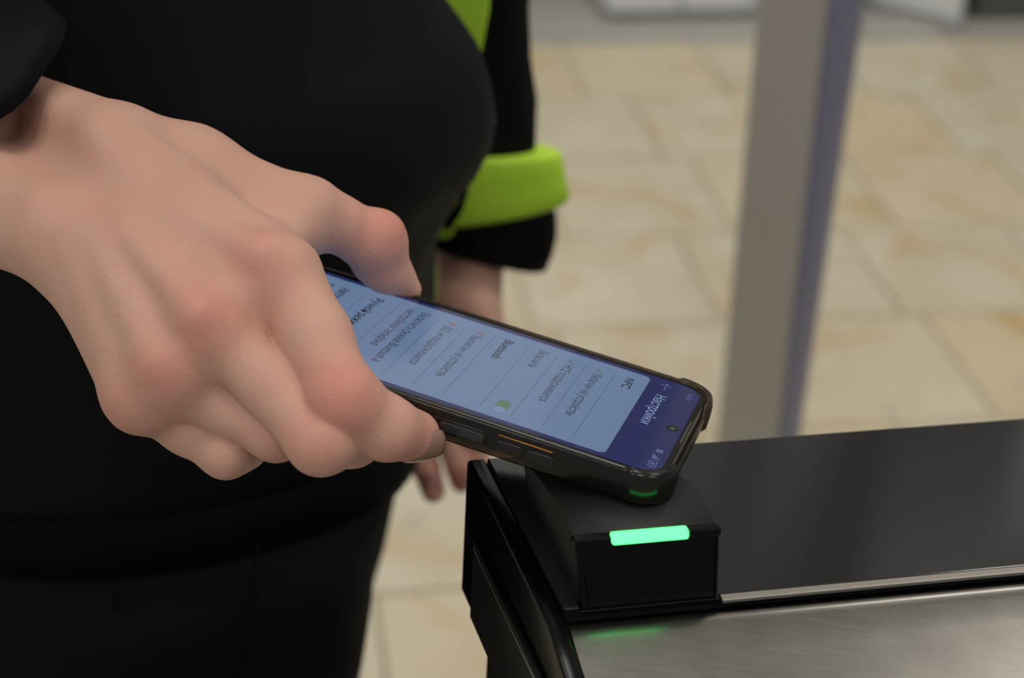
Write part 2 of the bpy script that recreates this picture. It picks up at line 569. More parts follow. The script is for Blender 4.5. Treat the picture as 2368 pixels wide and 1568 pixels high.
o = quadbox('front_plate', .035, .985, .15, RH - 3.0, .4, 2.0, m_blackgloss, .0003); adopt(o, rd)
o = quadbox('side_post', -.012, .034, .1, RH - 2.2, .2, 2.2, m_blackplastic, .0003); adopt(o, rd)
o = quadbox('side_post', .986, 1.005, .1, RH - 2.2, .2, 2.2, m_blackplastic, .0002); adopt(o, rd)
o = quadbox('lip', -.022, .245, RH - 3.0, RH - .1, -.6, 2.6, m_blackgloss, .0006); adopt(o, rd)
o = quadbox('lip', .788, 1.018, RH - 3.0, RH - .1, -.6, 2.6, m_blackgloss, .0006); adopt(o, rd)
o = quadbox('led_bar', .246, .787, RH - 3.3, RH + .1, -.75, 2.5, m_green, .0008)
o['label'] = 'glowing green status light bar'; adopt(o, rd)
o = quadbox('foot_gasket', -.03, 1.02, -.02, .5, -.5, 4.5, m_blackplastic, .0002); adopt(o, rd)
tag(rd, 'black card reader with a glowing green light bar, under the phone', 'card reader')

# ------------------------------------------------------------------ smartphone
PR = np.array([[0.93369769, -0.2981145, -0.19833395], [0.29755114, 0.33788072, 0.89291654], [-0.19917815, -0.8927286, 0.40418276]])
PO = np.array([0.0546, 0.0295, 0.5272])
pu, pv, pn = M @ PR[:, 1], M @ PR[:, 0], -(M @ PR[:, 2])
PM = np.eye(4); PM[:3, 0] = pu; PM[:3, 1] = pv; PM[:3, 2] = pn; PM[:3, 3] = W(PO)
phone = empty('smartphone')
phone.matrix_world = Matrix(PM.tolist())
bpy.context.view_layer.update()
mm = 0.001


def rrect(hw, v0, v1, r, n=8, hw2=None):
    """rounded rectangle outline (u,v), counter-clockwise"""
    pts = []
    for cx, cy, a0 in ((hw - r, v1 - r, 0), (-hw + r, v1 - r, 90), (-hw + r, v0 + r, 180), (hw - r, v0 + r, 270)):
        for i in range(n + 1):
            a = math.radians(a0 + 90 * i / n)
            pts.append((cx + r * math.cos(a), cy + r * math.sin(a)))
    return pts


def slab(name, outline, w0, w1, m, parent, bev=0.0, seg=2, smooth=False):
    bot = [(u * mm, v * mm, w0 * mm) for u, v in outline]
    top = [(u * mm, v * mm, w1 * mm) for u, v in outline]
    return hexa(name, bot, top, m, parent, bev * mm, seg, smooth)


def flat(name, polys, w, m, parent):
    vs, fs = [], []
    for P in polys:
        k = len(vs); vs += [(u * mm, v * mm, w * mm) for u, v in P]; fs.append(tuple(range(k, k + len(P))))
    return from_py(name, vs, fs, m, parent, False, False)


m_frame = mat('phone_frame_metal', (128, 112, 94), 0.4, 0.8)
m_bezel = mat('phone_glass', (5, 5, 6), 0.06, 0, 0.5)


def screen_mat(name, col, k=1.0):
    return mat(name, (3, 3, 3), 0.07, 0, 0.45, emit=col, estr=k)


def case_material():
    m = bpy.data.materials.new('smoky_case'); m.use_nodes = True
    nt = m.node_tree; b = nt.nodes['Principled BSDF']; out = nt.nodes['Material Output']
    b.inputs['Base Color'].default_value = (*s2l((34, 29, 25)), 1); b.inputs['Roughness'].default_value = 0.2
    b.inputs['Specular IOR Level'].default_value = 0.6
    t = nt.nodes.new('ShaderNodeBsdfTransparent'); t.inputs[0].default_value = (0.52, 0.46, 0.40, 1)
    mx = nt.nodes.new('ShaderNodeMixShader'); mx.inputs[0].default_value = 0.58
    nt.links.new(t.outputs[0], mx.inputs[1]); nt.links.new(b.outputs[0], mx.inputs[2]); nt.links.new(mx.outputs[0], out.inputs['Surface'])
    return m


m_case = case_material()
m_casebtn = mat('case_button', (24, 22, 21), 0.25, 0, 0.5)
HW, VT, VB = 36.2, 2.4, -157.5
body = slab('phone_body', rrect(HW, VB, VT, 9.5), -8.6, -0.25, m_frame, phone, .9, 3, True)
slab('glass_front', rrect(HW - .35, VB + .35, VT - .35, 9.2), -.25, 0.0, m_bezel, phone, .12, 2)
disp = slab('display', rrect(34.5, VB + 4.2, 0.0, 7.4), 0.0, 0.02, screen_mat('screen_header', (38, 42, 88)), phone)
m_panel = screen_mat('screen_panel', (105, 128, 163))
m_line = screen_mat('screen_line', (62, 74, 98))
m_txt = screen_mat('screen_text', (40, 44, 52))
m_txtb = screen_mat('screen_text_bold', (22, 22, 28))
m_txtw = screen_mat('screen_text_white', (140, 162, 206))
m_txtdim = screen_mat('screen_text_dim', (88, 100, 150))
m_ok = screen_mat('screen_green', (64, 110, 74))
m_no = screen_mat('screen_red', (132, 84, 80))
m_tog = screen_mat('screen_toggle', (84, 122, 98))
m_knob = screen_mat('screen_knob', (114, 138, 174))
# white page panel: rounded top, running down the display
pp = rrect(32.2, VB + 6, -17.9, 2.2, 5)
panel = slab('page_panel', pp, 0.02, 0.035, m_panel, disp)
SEP = [-29.33, -39.68, -50.03, -60.38, -72.95, -83.3, -93.65, -109.05, -121.8, -143.0]
for s in SEP:
    flat('divider_line', [[(-26.1, s - .075), (28.1, s - .075), (28.1, s + .075), (-26.1, s + .075)]], .042, m_line, panel)


def text(name, s, u, v, size, m, parent, width=None, bold=0.0, w=.045):
    cu = bpy.data.curves.new(name, 'FONT'); cu.size = 1.0; cu.align_x = 'LEFT'
    cu.body = s.replace('е', 'e').replace('н', 'h')      # glyph outlines of these two do not fill; same shapes from Latin e and a small capital H
    cu.small_caps_scale = 0.755
    for i_, ch in enumerate(s):
        if ch == 'н':
            cu.body_format[i_].use_small_caps = True
    cu.offset = bold if bold else -0.002
    ob = bpy.data.objects.new(name, cu); COL.objects.link(ob)
    bpy.context.view_layer.update()
    dg = bpy.context.evaluated_depsgraph_get()
    me = bpy.data.meshes.new_from_object(ob.evaluated_get(dg))
    bpy.data.objects.remove(ob)
    co = np.array([vv.co[:] for vv in me.vertices])
    x0, x1 = co[:, 0].min(), co[:, 0].max()
    sx = size if width is None else width / (x1 - x0)
    co2 = np.c_[(co[:, 0] - x0) * sx + u, co[:, 1] * size + v, np.full(len(co), w)] * mm
    me.vertices.foreach_set('co', co2.ravel()); me.update(); me.name = name
    for mt in list(me.materials):
        pass
    me.materials.clear()
    return link('lettering', me, m, parent)


TS = 4.5
text('t', 'Настройки', -20.9, -13.6, 5.3, m_txtw, disp, 24.2, w=.03)
text('t', '8:40', -29.0, -4.1, 2.6, m_txtdim, disp, 4.6, w=.03)
text('t', 'NFC', -26.4, -25.3, 4.3, m_txtb, panel, 8.6, .012)
text('t', 'Включен на устройстве', -21.3, -35.9, TS, m_txt, panel, 36.0)
text('t', 'HCE поддерживается', -21.3, -46.1, TS, m_txt, panel, 32.4)
text('t', 'Включить', -26.1, -56.6, TS, m_txt, panel, 14.9)
text('t', 'Bluetooth', -26.1, -69.0, 4.6, m_txtb, panel, 17.2, .012)
text('t', 'Выключен на устройстве', -21.3, -79.6, TS, m_txt, panel, 38.2)
text('t', 'BLE не поддерживается', -21.3, -90.0, TS, m_txt, panel, 35.8)
text('t', 'Включите режим Bluetooth в', -26.1, -100.3, TS, m_txt, panel, 47.2)
text('t', 'настройках телефона', -26.1, -105.3, TS, m_txt, panel, 36.0)
text('t', 'Ручной режим', -26.1, -117.7, 4.6, m_txtb, panel, 28.8, .012)
text('t', 'Автоматический режим', -26.1, -130.4, 4.6, m_txtb, panel, 45.0, .012)
text('t', 'Подключение', -26.1, -136.6, 4.4, m_txtb, panel, 26.0, .006)


def stroke(p, q, w):
    p, q = np.array(p), np.array(q); d = (q - p) / np.linalg.norm(q - p); n = np.array([-d[1], d[0]]) * w / 2
    return [tuple(p - n), tuple(q - n), tuple(q + n), tuple(p + n)]


for u, v in ((-24.3, -34.3), (-24.3, -44.6)):
    flat('check_mark', [stroke((u - 1.5, v - .1), (u - .5, v - 1.2), .55), stroke((u - .7, v - 1.3), (u + 1.5, v + 1.5), .55)], .045, m_ok, panel)
for u, v in ((-24.3, -77.9), (-24.3, -88.3)):
    flat('cross_mark', [stroke((u - 1.3, v - 1.4), (u + 1.3, v + 1.4), .5), stroke((u - 1.3, v + 1.4), (u + 1.3, v - 1.4), .5)], .045, m_no, panel)
flat('back_arrow', [stroke((-31, -12), (-26, -12), .45), stroke((-31.2, -12.1), (-29.2, -10.2), .45), stroke((-31.2, -11.9), (-29.2, -13.8), .45)], .03, m_txtdim, disp)


def disc(u, v, r, n=28, a0=0, a1=360):
    return [(u + r * math.cos(math.radians(a0 + (a1 - a0) * i / n)), v + r * math.sin(math.radians(a0 + (a1 - a0) * i / n))) for i in range(n if a1 - a0 == 360 else n + 1)]


tg = [(25.9 + 2.1 * math.cos(a), -54.4 + 2.1 * math.sin(a)) for a in np.linspace(-math.pi / 2, math.pi / 2, 14)] + \
     [(20.6 + 2.1 * math.cos(a), -54.4 + 2.1 * math.sin(a)) for a in np.linspace(math.pi / 2, 3 * math.pi / 2, 14)]
flat('toggle_track', [tg], .045, m_tog, panel)
flat('toggle_knob', [disc(25.9, -54.4, 2.05)], .05, m_knob, panel)
# status bar icons
flat('sim_icon', [[(17.8, -4.4), (20.0, -4.4), (20.0, -2.2), (17.8, -2.2)]], .03, m_txtdim, disp)
flat('signal_icon', [[(21.6, -4.6), (25.0, -4.6), (25.0, -1.8)]], .03, m_txtdim, disp)
flat('battery_icon', [stroke((26.4, -4.6), (30.4, -4.6), .35), stroke((26.4, -2.2), (30.4, -2.2), .35), stroke((26.4, -4.75), (26.4, -2.05), .35),
                      stroke((30.4, -4.75), (30.4, -2.05), .35), [(30.6, -3.9), (31.1, -3.9), (31.1, -2.9), (30.6, -2.9)], [(27.6, -4.0), (29.2, -4.0), (29.2, -2.8), (27.6, -2.8)]], .03, m_txtdim, disp)
hole = flat('front_camera', [disc(.6, -3.2, 2.15)], .032, mat('camera_ring', (34, 34, 34), .2), phone)
flat('camera_lens', [disc(.6, -3.2, .95)], .036, mat('camera_lens_glass', (92, 92, 90), .15), hole)
slab('earpiece_grille', [(-9, 1.0), (9, 1.0), (9, 1.55), (-9, 1.55)], 0.0, .03, mat('grille', (70, 70, 70), .6), phone)

# protective case
o1 = rrect(HW + 1.5, VB - 1.5, VT + 1.5, 10.8, 10)
o2 = rrect(HW + .12, VB - .12, VT + .12, 9.6, 10)
npt = len(o1)
rings = [[], [], [], [], []]
for i, ((u, v), (ui, vi)) in enumerate(zip(o1, o2)):
    corner = min(math.hypot(abs(u) - HW, v - VT), math.hypot(abs(u) - HW, v - VB))
    cf = 1.0 if corner < 10.5 else 0.0
    L0 = math.hypot(u, v - (VT + VB) / 2)
    # corner bumpers stand a little proud
    nu, nv = u - ui, v - vi
    nl = math.hypot(nu, nv); nu, nv = nu / nl, nv / nl
    ob = 1.15 * cf
    wt = 0.75 + .35 * cf
    rings[0].append(((u - nu * 2.2) * mm, (v - nv * 2.2) * mm, -10.6 * mm))
    rings[1].append(((u + nu * (ob - .2)) * mm, (v + nv * (ob - .2)) * mm, -8.8 * mm))
    rings[2].append(((u + nu * (ob + .1)) * mm, (v + nv * (ob + .1)) * mm, -2.0 * mm))
    rings[3].append(((u + nu * (ob - .5)) * mm, (v + nv * (ob - .5)) * mm, wt * mm))
    rings[4].append((ui * mm, vi * mm, (wt - .25) * mm))


def insert_long(ring, outline):
    return ring


def case_wall():
    """outline resampled so that the corner pads and the cut-out of the upper edge get their own steps"""
    out = []
    hw, vt, vb, r = HW + 1.5, VT + 1.5, VB - 1.5, 10.8
    path = []
    # start on the near side middle, counter-clockwise through top, far side, bottom
    def seg(p, q, n):
        for i in range(n):
            t = i / n; path.append((p[0] + (q[0] - p[0]) * t, p[1] + (q[1] - p[1]) * t))
    def arc(cx, cy, a0, n=12):
        for i in range(n):
            a = math.radians(a0 + 90 * i / n); path.append((cx + r * math.cos(a), cy + r * math.sin(a)))
    seg((hw, vb + r), (hw, vt - r), 120); arc(hw - r, vt - r, 0)
    seg((hw - r, vt), (-hw + r, vt), 60); arc(-hw + r, vt - r, 90)
    seg((-hw, vt - r), (-hw, vb + r), 120); arc(-hw + r, vb + r, 180)
    seg((-hw + r, vb), (hw - r, vb), 60); arc(hw - r, vb + r, 270)
    return path


path = case_wall(); n = len(path)
R6 = [[] for _ in range(7)]
for i, (u, v) in enumerate(path):
    pu_, pv_ = path[(i - 1) % n], path[(i + 1) % n]
    t = np.array(pv_) - np.array(pu_); t /= np.linalg.norm(t)
    nrm = np.array([t[1], -t[0]])
    du = HW + 1.5 - abs(u); dv = min(VT + 1.5 - v, v - (VB - 1.5))
    s_side = dv if du < 1.0 else (0 if (du < 11 and dv < 11) else 99)
    incorner = (du < 10.8 and dv < 12.3) or (dv < 1.0 and du < 12.5)
    cf = 1.0 if incorner else 0.0
    topcut = (v > VT and abs(u - 1.0) < 23.5)
    ob = 1.2 * cf
    wt = 0.7 + .35 * cf
    if topcut:
        wt = -3.4
    P = np.array([u, v])
    for k_, (off, w) in enumerate(((-3.2, -10.4), (-1.0 + ob * .6, -10.7), (-.1 + ob, -9.2), (.12 + ob, -5), (.05 + ob, min(wt - .8, -1.5 if not topcut else -4.4)), (-.45 + ob * .8, wt), (-1.4, wt - .2))):
        q = P + nrm * off
        R6[k_].append((q[0] * mm, q[1] * mm, w * mm))
# bottom plate closes the first ring, inner ring runs back down inside the wall
inner = [(x, y, -8.7 * mm) for (x, y, _) in R6[6]]
case = loft('case', R6 + [inner], m_case, phone, caps=True, smooth=True)
case['label'] = 'smoky translucent protective case with bumper corners'


def side_pill(name, v0, v1, w0, w1, proud, m, parent, r=1.2):
    """raised pill on the near side wall (u = +)"""
    u0 = HW + 1.5
    out = []
    rr = min(r, (w1 - w0) / 2)
    for cv, cw, a0 in ((v1 - rr, w1 - rr, 0), (v0 + rr, w1 - rr, 90), (v0 + rr, w0 + rr, 180), (v1 - rr, w0 + rr, 270)):
        for i in range(5):
            a = math.radians(a0 + 90 * i / 4); out.append((cv + rr * math.cos(a), cw + rr * math.sin(a)))
    bot = [((u0 - .6) * mm, a * mm, b * mm) for a, b in out]
    top = [((u0 + proud) * mm, a * mm, b * mm) for a, b in out]
    return hexa(name, bot, top, m, parent, .25 * mm, 2, True)


side_pill('volume_button', -50.8, -42.0, -7.3, -4.0, .55, m_casebtn, case)
side_pill('volume_button', -40.6, -31.5, -7.3, -4.0, .55, m_casebtn, case)
# power key cut-out: raised rim and the grey key inside it
side_pill('power_key_rim', -72.4, -53.6, -8.0, -2.9, .35, m_case, case, 2.0)
side_pill('power_key', -69.5, -54.6, -7.0, -3.9, .5, mat('power_key', (42, 44, 48), .35), case, 1.2)
side_pill('painted_glint', -50.4, -32.6, -2.6, -2.25, .18, mat('painted_glint_gold', (196, 140, 62), .3, 1.0), case, .17)  # warm reflection on the phone frame, painted as a thin gold strip
tag(phone, 'smartphone in a smoky case, lit settings screen in Cyrillic, held over the reader', 'phone')


# ------------------------------------------------------------------ signed distance sculpting of skin
class Field:
    def __init__(self, lo, hi, h):
        self.lo = np.array(lo, np.float32); self.h = h
        self.n = np.ceil((np.array(hi) - np.array(lo)) / h).astype(int) + 1
        self.ax = [self.lo[i] + h * np.arange(self.n[i], dtype=np.float32) for i in range(3)]
        self.a = np.full(tuple(self.n), 50.0, np.float32)

    def sl(self, lo, hi):
        s = []
        for i in range(3):
            a = int(max(0, np.floor((lo[i] - self.lo[i]) / self.h))); b = int(min(self.n[i], np.ceil((hi[i] - self.lo[i]) / self.h) + 1))
            if b <= a:
                return None
            s.append(slice(a, b))
        return tuple(s)

    def cone(self, p, q, ra, rb, k=3.0, sub=False, flat_=None):
        p = np.array(p, np.float32); q = np.array(q, np.float32)
        mg = max(ra, rb) + k + 4
        s = self.sl(np.minimum(p, q) - mg, np.maximum(p, q) + mg)
        if s is None:
            return
        X = self.ax[0][s[0]][:, None, None]; Y = self.ax[1][s[1]][None, :, None]; Z = self.ax[2][s[2]][None, None, :]
        d = q - p; L2 = float(d @ d) + 1e-9
        t = np.clip(((X - p[0]) * d[0] + (Y - p[1]) * d[1] + (Z - p[2]) * d[2]) / L2, 0, 1)
        dist = np.sqrt((X - p[0] - t * d[0]) ** 2 + (Y - p[1] - t * d[1]) ** 2 + (Z - p[2] - t * d[2]) ** 2) - (ra + t * (rb - ra))
        A = self.a[s]
        if sub:
            B = -dist
            h = np.maximum(k - np.abs(A - B), 0) / k
            self.a[s] = np.maximum(A, B) + h * h * k * .25
        else:
            h = np.maximum(k - np.abs(A - dist), 0) / k
            self.a[s] = np.minimum(A, dist) - h * h * k * .25

    def chain(self, pts, k=3.0):
        for a, b in zip(pts[:-1], pts[1:]):
            self.cone(a[:3], b[:3], a[3], b[3], k)

    def union(self, other, k):
        h = np.maximum(k - np.abs(self.a - other.a), 0) / k
        self.a = np.minimum(self.a, other.a) - h * h * k * .25

    def mesh(self):
        v = self.a; n = self.n
        ins = v < 0
        c = [ins[dx:n[0] - 1 + dx, dy:n[1] - 1 + dy, dz:n[2] - 1 + dz] for dx in (0, 1) for dy in (0, 1) for dz in (0, 1)]
        cnt = np.sum(c, axis=0)
        act = (cnt > 0) & (cnt < 8)
        idx = -np.ones(act.shape, np.int64); ijk = np.argwhere(act); idx[act] = np.arange(len(ijk))
        acc = np.zeros((len(ijk), 3)); num = np.zeros(len(ijk))
        I, Jx, K = ijk.T
        corners = [(dx, dy, dz) for dx in (0, 1) for dy in (0, 1) for dz in (0, 1)]
        for i, ci in enumerate(corners):
            for cj in corners[i + 1:]:
                if sum(abs(np.array(ci) - np.array(cj))) != 1:
                    continue
                a = v[I + ci[0], Jx + ci[1], K + ci[2]].astype(float); b = v[I + cj[0], Jx + cj[1], K + cj[2]].astype(float)
                m_ = (a < 0) != (b < 0)
                t = np.where(m_, a / np.where(m_, a - b, 1), 0)
                P = np.array(ci)[None, :] + t[:, None] * (np.array(cj) - np.array(ci))[None, :]
                acc[m_] += P[m_]; num[m_] += 1
        P = (acc / num[:, None] + ijk) * self.h + self.lo
        quads = []
        for ax in range(3):
            o1, o2 = (ax + 1) % 3, (ax + 2) % 3
            sa = [slice(None)] * 3; sb = [slice(None)] * 3
            sa[ax] = slice(0, -1); sb[ax] = slice(1, None)
            A, B = ins[tuple(sa)], ins[tuple(sb)]
            e = np.argwhere(A != B)
            ok = (e[:, o1] > 0) & (e[:, o2] > 0) & (e[:, o1] < n[o1] - 1) & (e[:, o2] < n[o2] - 1)
            e = e[ok]
            flip = A[tuple(e.T)]
            def cell(d1, d2):
                q = e.copy(); q[:, o1] -= d1; q[:, o2] -= d2
                return idx[tuple(q.T)]
            Q = np.stack([cell(1, 1), cell(0, 1), cell(0, 0), cell(1, 0)], 1)
            Q[~flip] = Q[~flip][:, ::-1]
            quads.append(Q)
        Q = np.concatenate(quads); Q = Q[(Q >= 0).all(1)]
        return P, Q


def smooth_verts(P, Q, it=2, lam=.5):
    E = np.concatenate([Q[:, [0, 1]], Q[:, [1, 2]], Q[:, [2, 3]], Q[:, [3, 0]]])
    for k in range(it):
        for l in (lam, -lam * .92):
            s = np.zeros_like(P); c = np.zeros(len(P))
            np.add.at(s, E[:, 0], P[E[:, 1]]); np.add.at(c, E[:, 0], 1)
            np.add.at(s, E[:, 1], P[E[:, 0]]); np.add.at(c, E[:, 1], 1)
            P = P + l * (s / np.maximum(c, 1)[:, None] - P)
    return P


def J4(px, py, Z, r):
    return (*Jm(px, py, Z), r)


# ---- right hand (camera frame, millimetres)
HV = 1.0
lo, hi = (-235, -110, 455), (-15, 60, 640)
palm = Field(lo, hi, HV); fing = Field(lo, hi, HV)
# forearm and wrist
palm.cone(Jm(250, 350, 553), Jm(-300, 170, 640), 16.5, 20, 8)
palm.cone(Jm(135, 545, 530), Jm(-330, 380, 610), 16, 21, 22)
palm.cone(Jm(200, 440, 545), Jm(-300, 280, 625), 17, 22, 20)
# metacarpals
palm.cone(Jm(290, 395, 546), Jm(655, 625, 509), 14.5, 10.6, 16)
palm.cone(Jm(255, 450, 539), Jm(484, 765, 500), 14.5, 10.6, 18)
palm.cone(Jm(225, 505, 535), Jm(392, 872, 503), 14, 9.8, 16)
palm.cone(Jm(190, 550, 535), Jm(324, 920, 509), 13.5, 8.8, 16)
# flesh filling the back of the hand between the bones
palm.cone(Jm(330, 470, 538), Jm(545, 685, 508), 12, 9.4, 16)
palm.cone(Jm(290, 530, 533), Jm(425, 800, 504), 12, 9.2, 16)
palm.cone(Jm(250, 590, 534), Jm(350, 870, 508), 12, 8.8, 16)
# palm flesh
palm.cone(Jm(280, 480, 555), Jm(500, 690, 525), 13, 9, 14)
palm.cone(Jm(230, 560, 548), Jm(390, 820, 522), 13, 9, 14)
# thumb column
palm.cone(Jm(330, 385, 560), Jm(445, 394, 558), 14, 13.2, 12)
palm.cone(Jm(445, 394, 558), Jm(690, 494, 558), 12.8, 11.3, 12)
palm.cone(Jm(480, 480, 548), Jm(670, 520, 554), 13, 9.5, 14)
palm.cone(Jm(622, 600, 525), Jm(672, 525, 548), 9.0, 8.0, 11)
thumb = Field(lo, hi, HV)
thumb.chain([J4(690, 496, 558, 11.4), J4(785, 519, 566, 9.3), J4(860, 562, 573, 10.0), J4(898, 624, 579, 7.6), J4(952, 671, 584, 3.6)], 4)
thumb.cone(Jm(880, 543, 572), Jm(886, 556, 573), 7.8, 7.6, 6)        # knuckle of the thumb
thumb.cone(Jm(858, 610, 580), Jm(918, 652, 584), 6.4, 5.2, 5)        # thumb pad
thumb.cone(Jm(728, 474, 561), Jm(736, 480, 562), 8.0, 7.5, 6)
fI = Field(lo, hi, HV); fM = Field(lo, hi, HV); fR = Field(lo, hi, HV); fP = Field(lo, hi, HV)
fI.chain([J4(664, 640, 509, 10.9), J4(728, 782, 499, 11.0), J4(794, 925, 488, 10.2), J4(892, 990, 496, 9.4), J4(957, 1008, 507, 8.2)], 4)
fI.cone(Jm(796, 914, 487), Jm(808, 928, 488), 7.4, 7.2, 7)
fM.chain([J4(496, 768, 500, 10.6), J4(632, 892, 497, 9.7), J4(742, 1020, 488, 9.8), J4(815, 1010, 503, 8.8), J4(850, 975, 518, 8)], 4)
fR.chain([J4(402, 874, 505, 9.7), J4(532, 940, 508, 9.2), J4(638, 996, 504, 9.0), J4(690, 985, 514, 8.2), J4(720, 955, 524, 7.6)], 4)
fP.chain([J4(330, 924, 512, 8.8), J4(434, 988, 516, 8.2), J4(523, 1044, 512, 8.0), J4(562, 1030, 518, 7.2), J4(590, 1000, 526, 7)], 4)
fing.a = fI.a.copy()
fing.union(fM, .4); fing.union(fR, .4); fing.union(fP, .4)
fing.cone(Jm(600, 740, 518), Jm(665, 835, 514), 7.5, 6.0, .6)
fing.cone(Jm(665, 835, 514), Jm(745, 985, 508), 6.0, 6.0, .6)
palm.union(fing, 4.0)
palm.union(thumb, 6.0)
palm.cone(Jm(606, 734, 508), Jm(630, 764, 507), 6.0, 5.0, 4)
# knuckle heads and tendons
for (x, y, z, r) in ((622, 604, 503, 6.6), (466, 736, 493, 7.2), (376, 850, 496, 6.6), (300, 916, 504, 6.0)):
    palm.cone(Jm(x, y, z), Jm(x + 14, y + 18, z), r, r, 9)
for (x0, y0, z0, x1, y1, z1, r1) in ((230, 400, 530, 600, 588, 498, 2.0), (200, 430, 524, 455, 722, 487, 2.6), (175, 455, 520, 366, 838, 490.5, 2.6), (150, 480, 520, 292, 900, 501, 2.0)):
    palm.cone(Jm(x0, y0, z0), Jm(x1, y1, z1), 1.6, r1, 8)
palm.cone(Jm(-20, 345, 560), Jm(235, 440, 525), 4, 2.2, 9)          # ulnar tendon at the wrist
# hollows
palm.cone(Jm(0, 280, 566), Jm(200, 402, 511), 6.0, 2.0, 20, sub=True)
palm.cone(Jm(570, 708, 509), Jm(600, 728, 509), 8.6, 7.6, 6)
Pm, Qm = palm.mesh()
Pm = smooth_verts(Pm, Qm, 3)
red_pts = [((605, 600, 494), 9, .55), ((470, 728, 483), 10, .75), ((378, 850, 485), 9, .65), ((292, 935, 495), 9, .5), ((795, 910, 477), 11, 1.0), ((745, 1040, 474), 9, .6),
           ((895, 520, 566), 11, .9), ((930, 1030, 498), 9, .8), ((545, 1075, 486), 9, .5), ((650, 1040, 480), 8, .5), ((870, 600, 568), 10, .5)]
red = np.zeros(len(Pm))
for (q, s, a) in red_pts:
    red = np.maximum(red, .8 * a * np.exp(-((Pm - Jm(*q)) ** 2).sum(1) / (2 * s * s)))
Pw = (Pm / 1000) @ M.T + C

# ---- left hand, hanging beside the thigh (depth about 0.95 m)
ZL = 960.0
lo2, hi2 = (-80, -64, 925), (28, 138, 1070)
LH = Field(lo2, hi2, 1.3); LF = Field(lo2, hi2, 1.3)
def JL(px, py, Z): return Jm(px, py, Z + 52)
def JL4(px, py, Z, r): return (*Jm(px, py, Z + 52), r)


LH.cone(JL(1105, 560, 932), JL(1092, 690, 945), 17.5, 17, 6)
LH.cone(JL(1065, 560, 942), JL(1064, 690, 955), 17, 16, 14)
for (x, z) in ((1010, 960), (1045, 950), (1085, 945), (1120, 950)):
    LH.cone(JL(1065 + (x - 1065) * .4, 690, z - 5), JL(x, 920 - abs(x - 1060) * .3, z), 12, 10.5, 12)
f4 = [[(985, 905, 965, 9.5), (968, 1010, 962, 8.8), (985, 1080, 950, 8.4), (1002, 1135, 944, 7.4)],
      [(1040, 925, 955, 9.8), (1040, 1020, 948, 8.8), (1062, 1080, 942, 8.0), (1068, 1112, 948, 7.4)],
      [(1085, 920, 950, 9.8), (1092, 1000, 944, 8.8), (1098, 1060, 950, 8.2), (1085, 1085, 968, 7.6)],
      [(1125, 900, 952, 8.6), (1132, 970, 950, 7.8), (1130, 1015, 960, 7.2), (1115, 1030, 975, 6.8)]]
tmp = None
for ch in f4:
    fl = Field(lo2, hi2, 1.3); fl.chain([JL4(*c) for c in ch], 3)
    if tmp is None:
        tmp = fl
    else:
        tmp.union(fl, 1.5)
LH.union(tmp, 7)
LH.cone(JL(1120, 730, 930), JL(1150, 850, 925), 11, 9.5, 10)       # thumb
LH.cone(JL(1150, 850, 925), JL(1140, 930, 928), 9.3, 7.5, 4)
Pl, Ql = LH.mesh(); Pl = smooth_verts(Pl, Ql, 3)
redl = np.zeros(len(Pl))
for (q, s, a) in (((1000, 1120, 990), 11, .7), ((1068, 1105, 990), 10, .7), ((1060, 920, 997), 16, .4)):
    redl = np.maximum(redl, a * np.exp(-((Pl - Jm(*q)) ** 2).sum(1) / (2 * s * s)))
Plw = (Pl / 1000) @ M.T + C


# ---- arms and chest under the clothes link both hands
def tube(path, rad, n=12):
    rings = []
    for i, p in enumerate(path):
        p = np.array(p); a = np.array(path[max(i - 1, 0)]); b = np.array(path[min(i + 1, len(path) - 1)])
        t = b - a; t /= np.linalg.norm(t)
        u = np.cross(t, [0.3, 0.2, 1.0]); u /= np.linalg.norm(u); w = np.cross(t, u)
        rings.append([p + rad[i] * (u * math.cos(2 * math.pi * j / n) + w * math.sin(2 * math.pi * j / n)) for j in range(n)])
    return rings


wristR = PW(-180, 290, 612); elbowR = W(np.array([-.345, -.135, .645])); shoR = np.array([-.24, .60, 1.36])
wristL = PW(1085, 565, 992); shoL = np.array([-.20, .88, 1.38]); elbowL = np.array([-.09, .885, 1.10])
chest = np.array([-.22, .74, 1.30])
rgs = tube([wristR, (wristR + elbowR) / 2, elbowR, (elbowR + shoR) / 2, shoR, chest, shoL, (shoL + elbowL) / 2, elbowL, (elbowL + wristL) / 2, wristL],
           [.02, .024, .026, .03, .035, .06, .035, .03, .026, .022, .02])
n = len(rgs[0]); av = [p for r in rgs for p in r]; af = []
for i in range(len(rgs) - 1):
    for j in range(n):
        af.append((i * n + j, i * n + (j + 1) % n, (i + 1) * n + (j + 1) % n, (i + 1) * n + j))

allv = np.concatenate([Pw, Plw, np.array(av)])
base_t = len(Pw) + len(Plw)
for ring_i, pool, off_ in ((0, Pw, 0), (len(rgs) - 1, Plw, len(Pw))):   # join the arm to either hand inside the sleeve
    for j in range(n):
        k = int(np.argmin(((pool - rgs[ring_i][j]) ** 2).sum(1)))
        af.append((ring_i * n + j, ring_i * n + (j + 1) % n, off_ + k - base_t))
faces = [tuple(q) for q in Qm.tolist()] + [tuple(q) for q in (Ql + len(Pw)).tolist()] + [tuple(np.array(q) + len(Pw) + len(Plw)) for q in af]


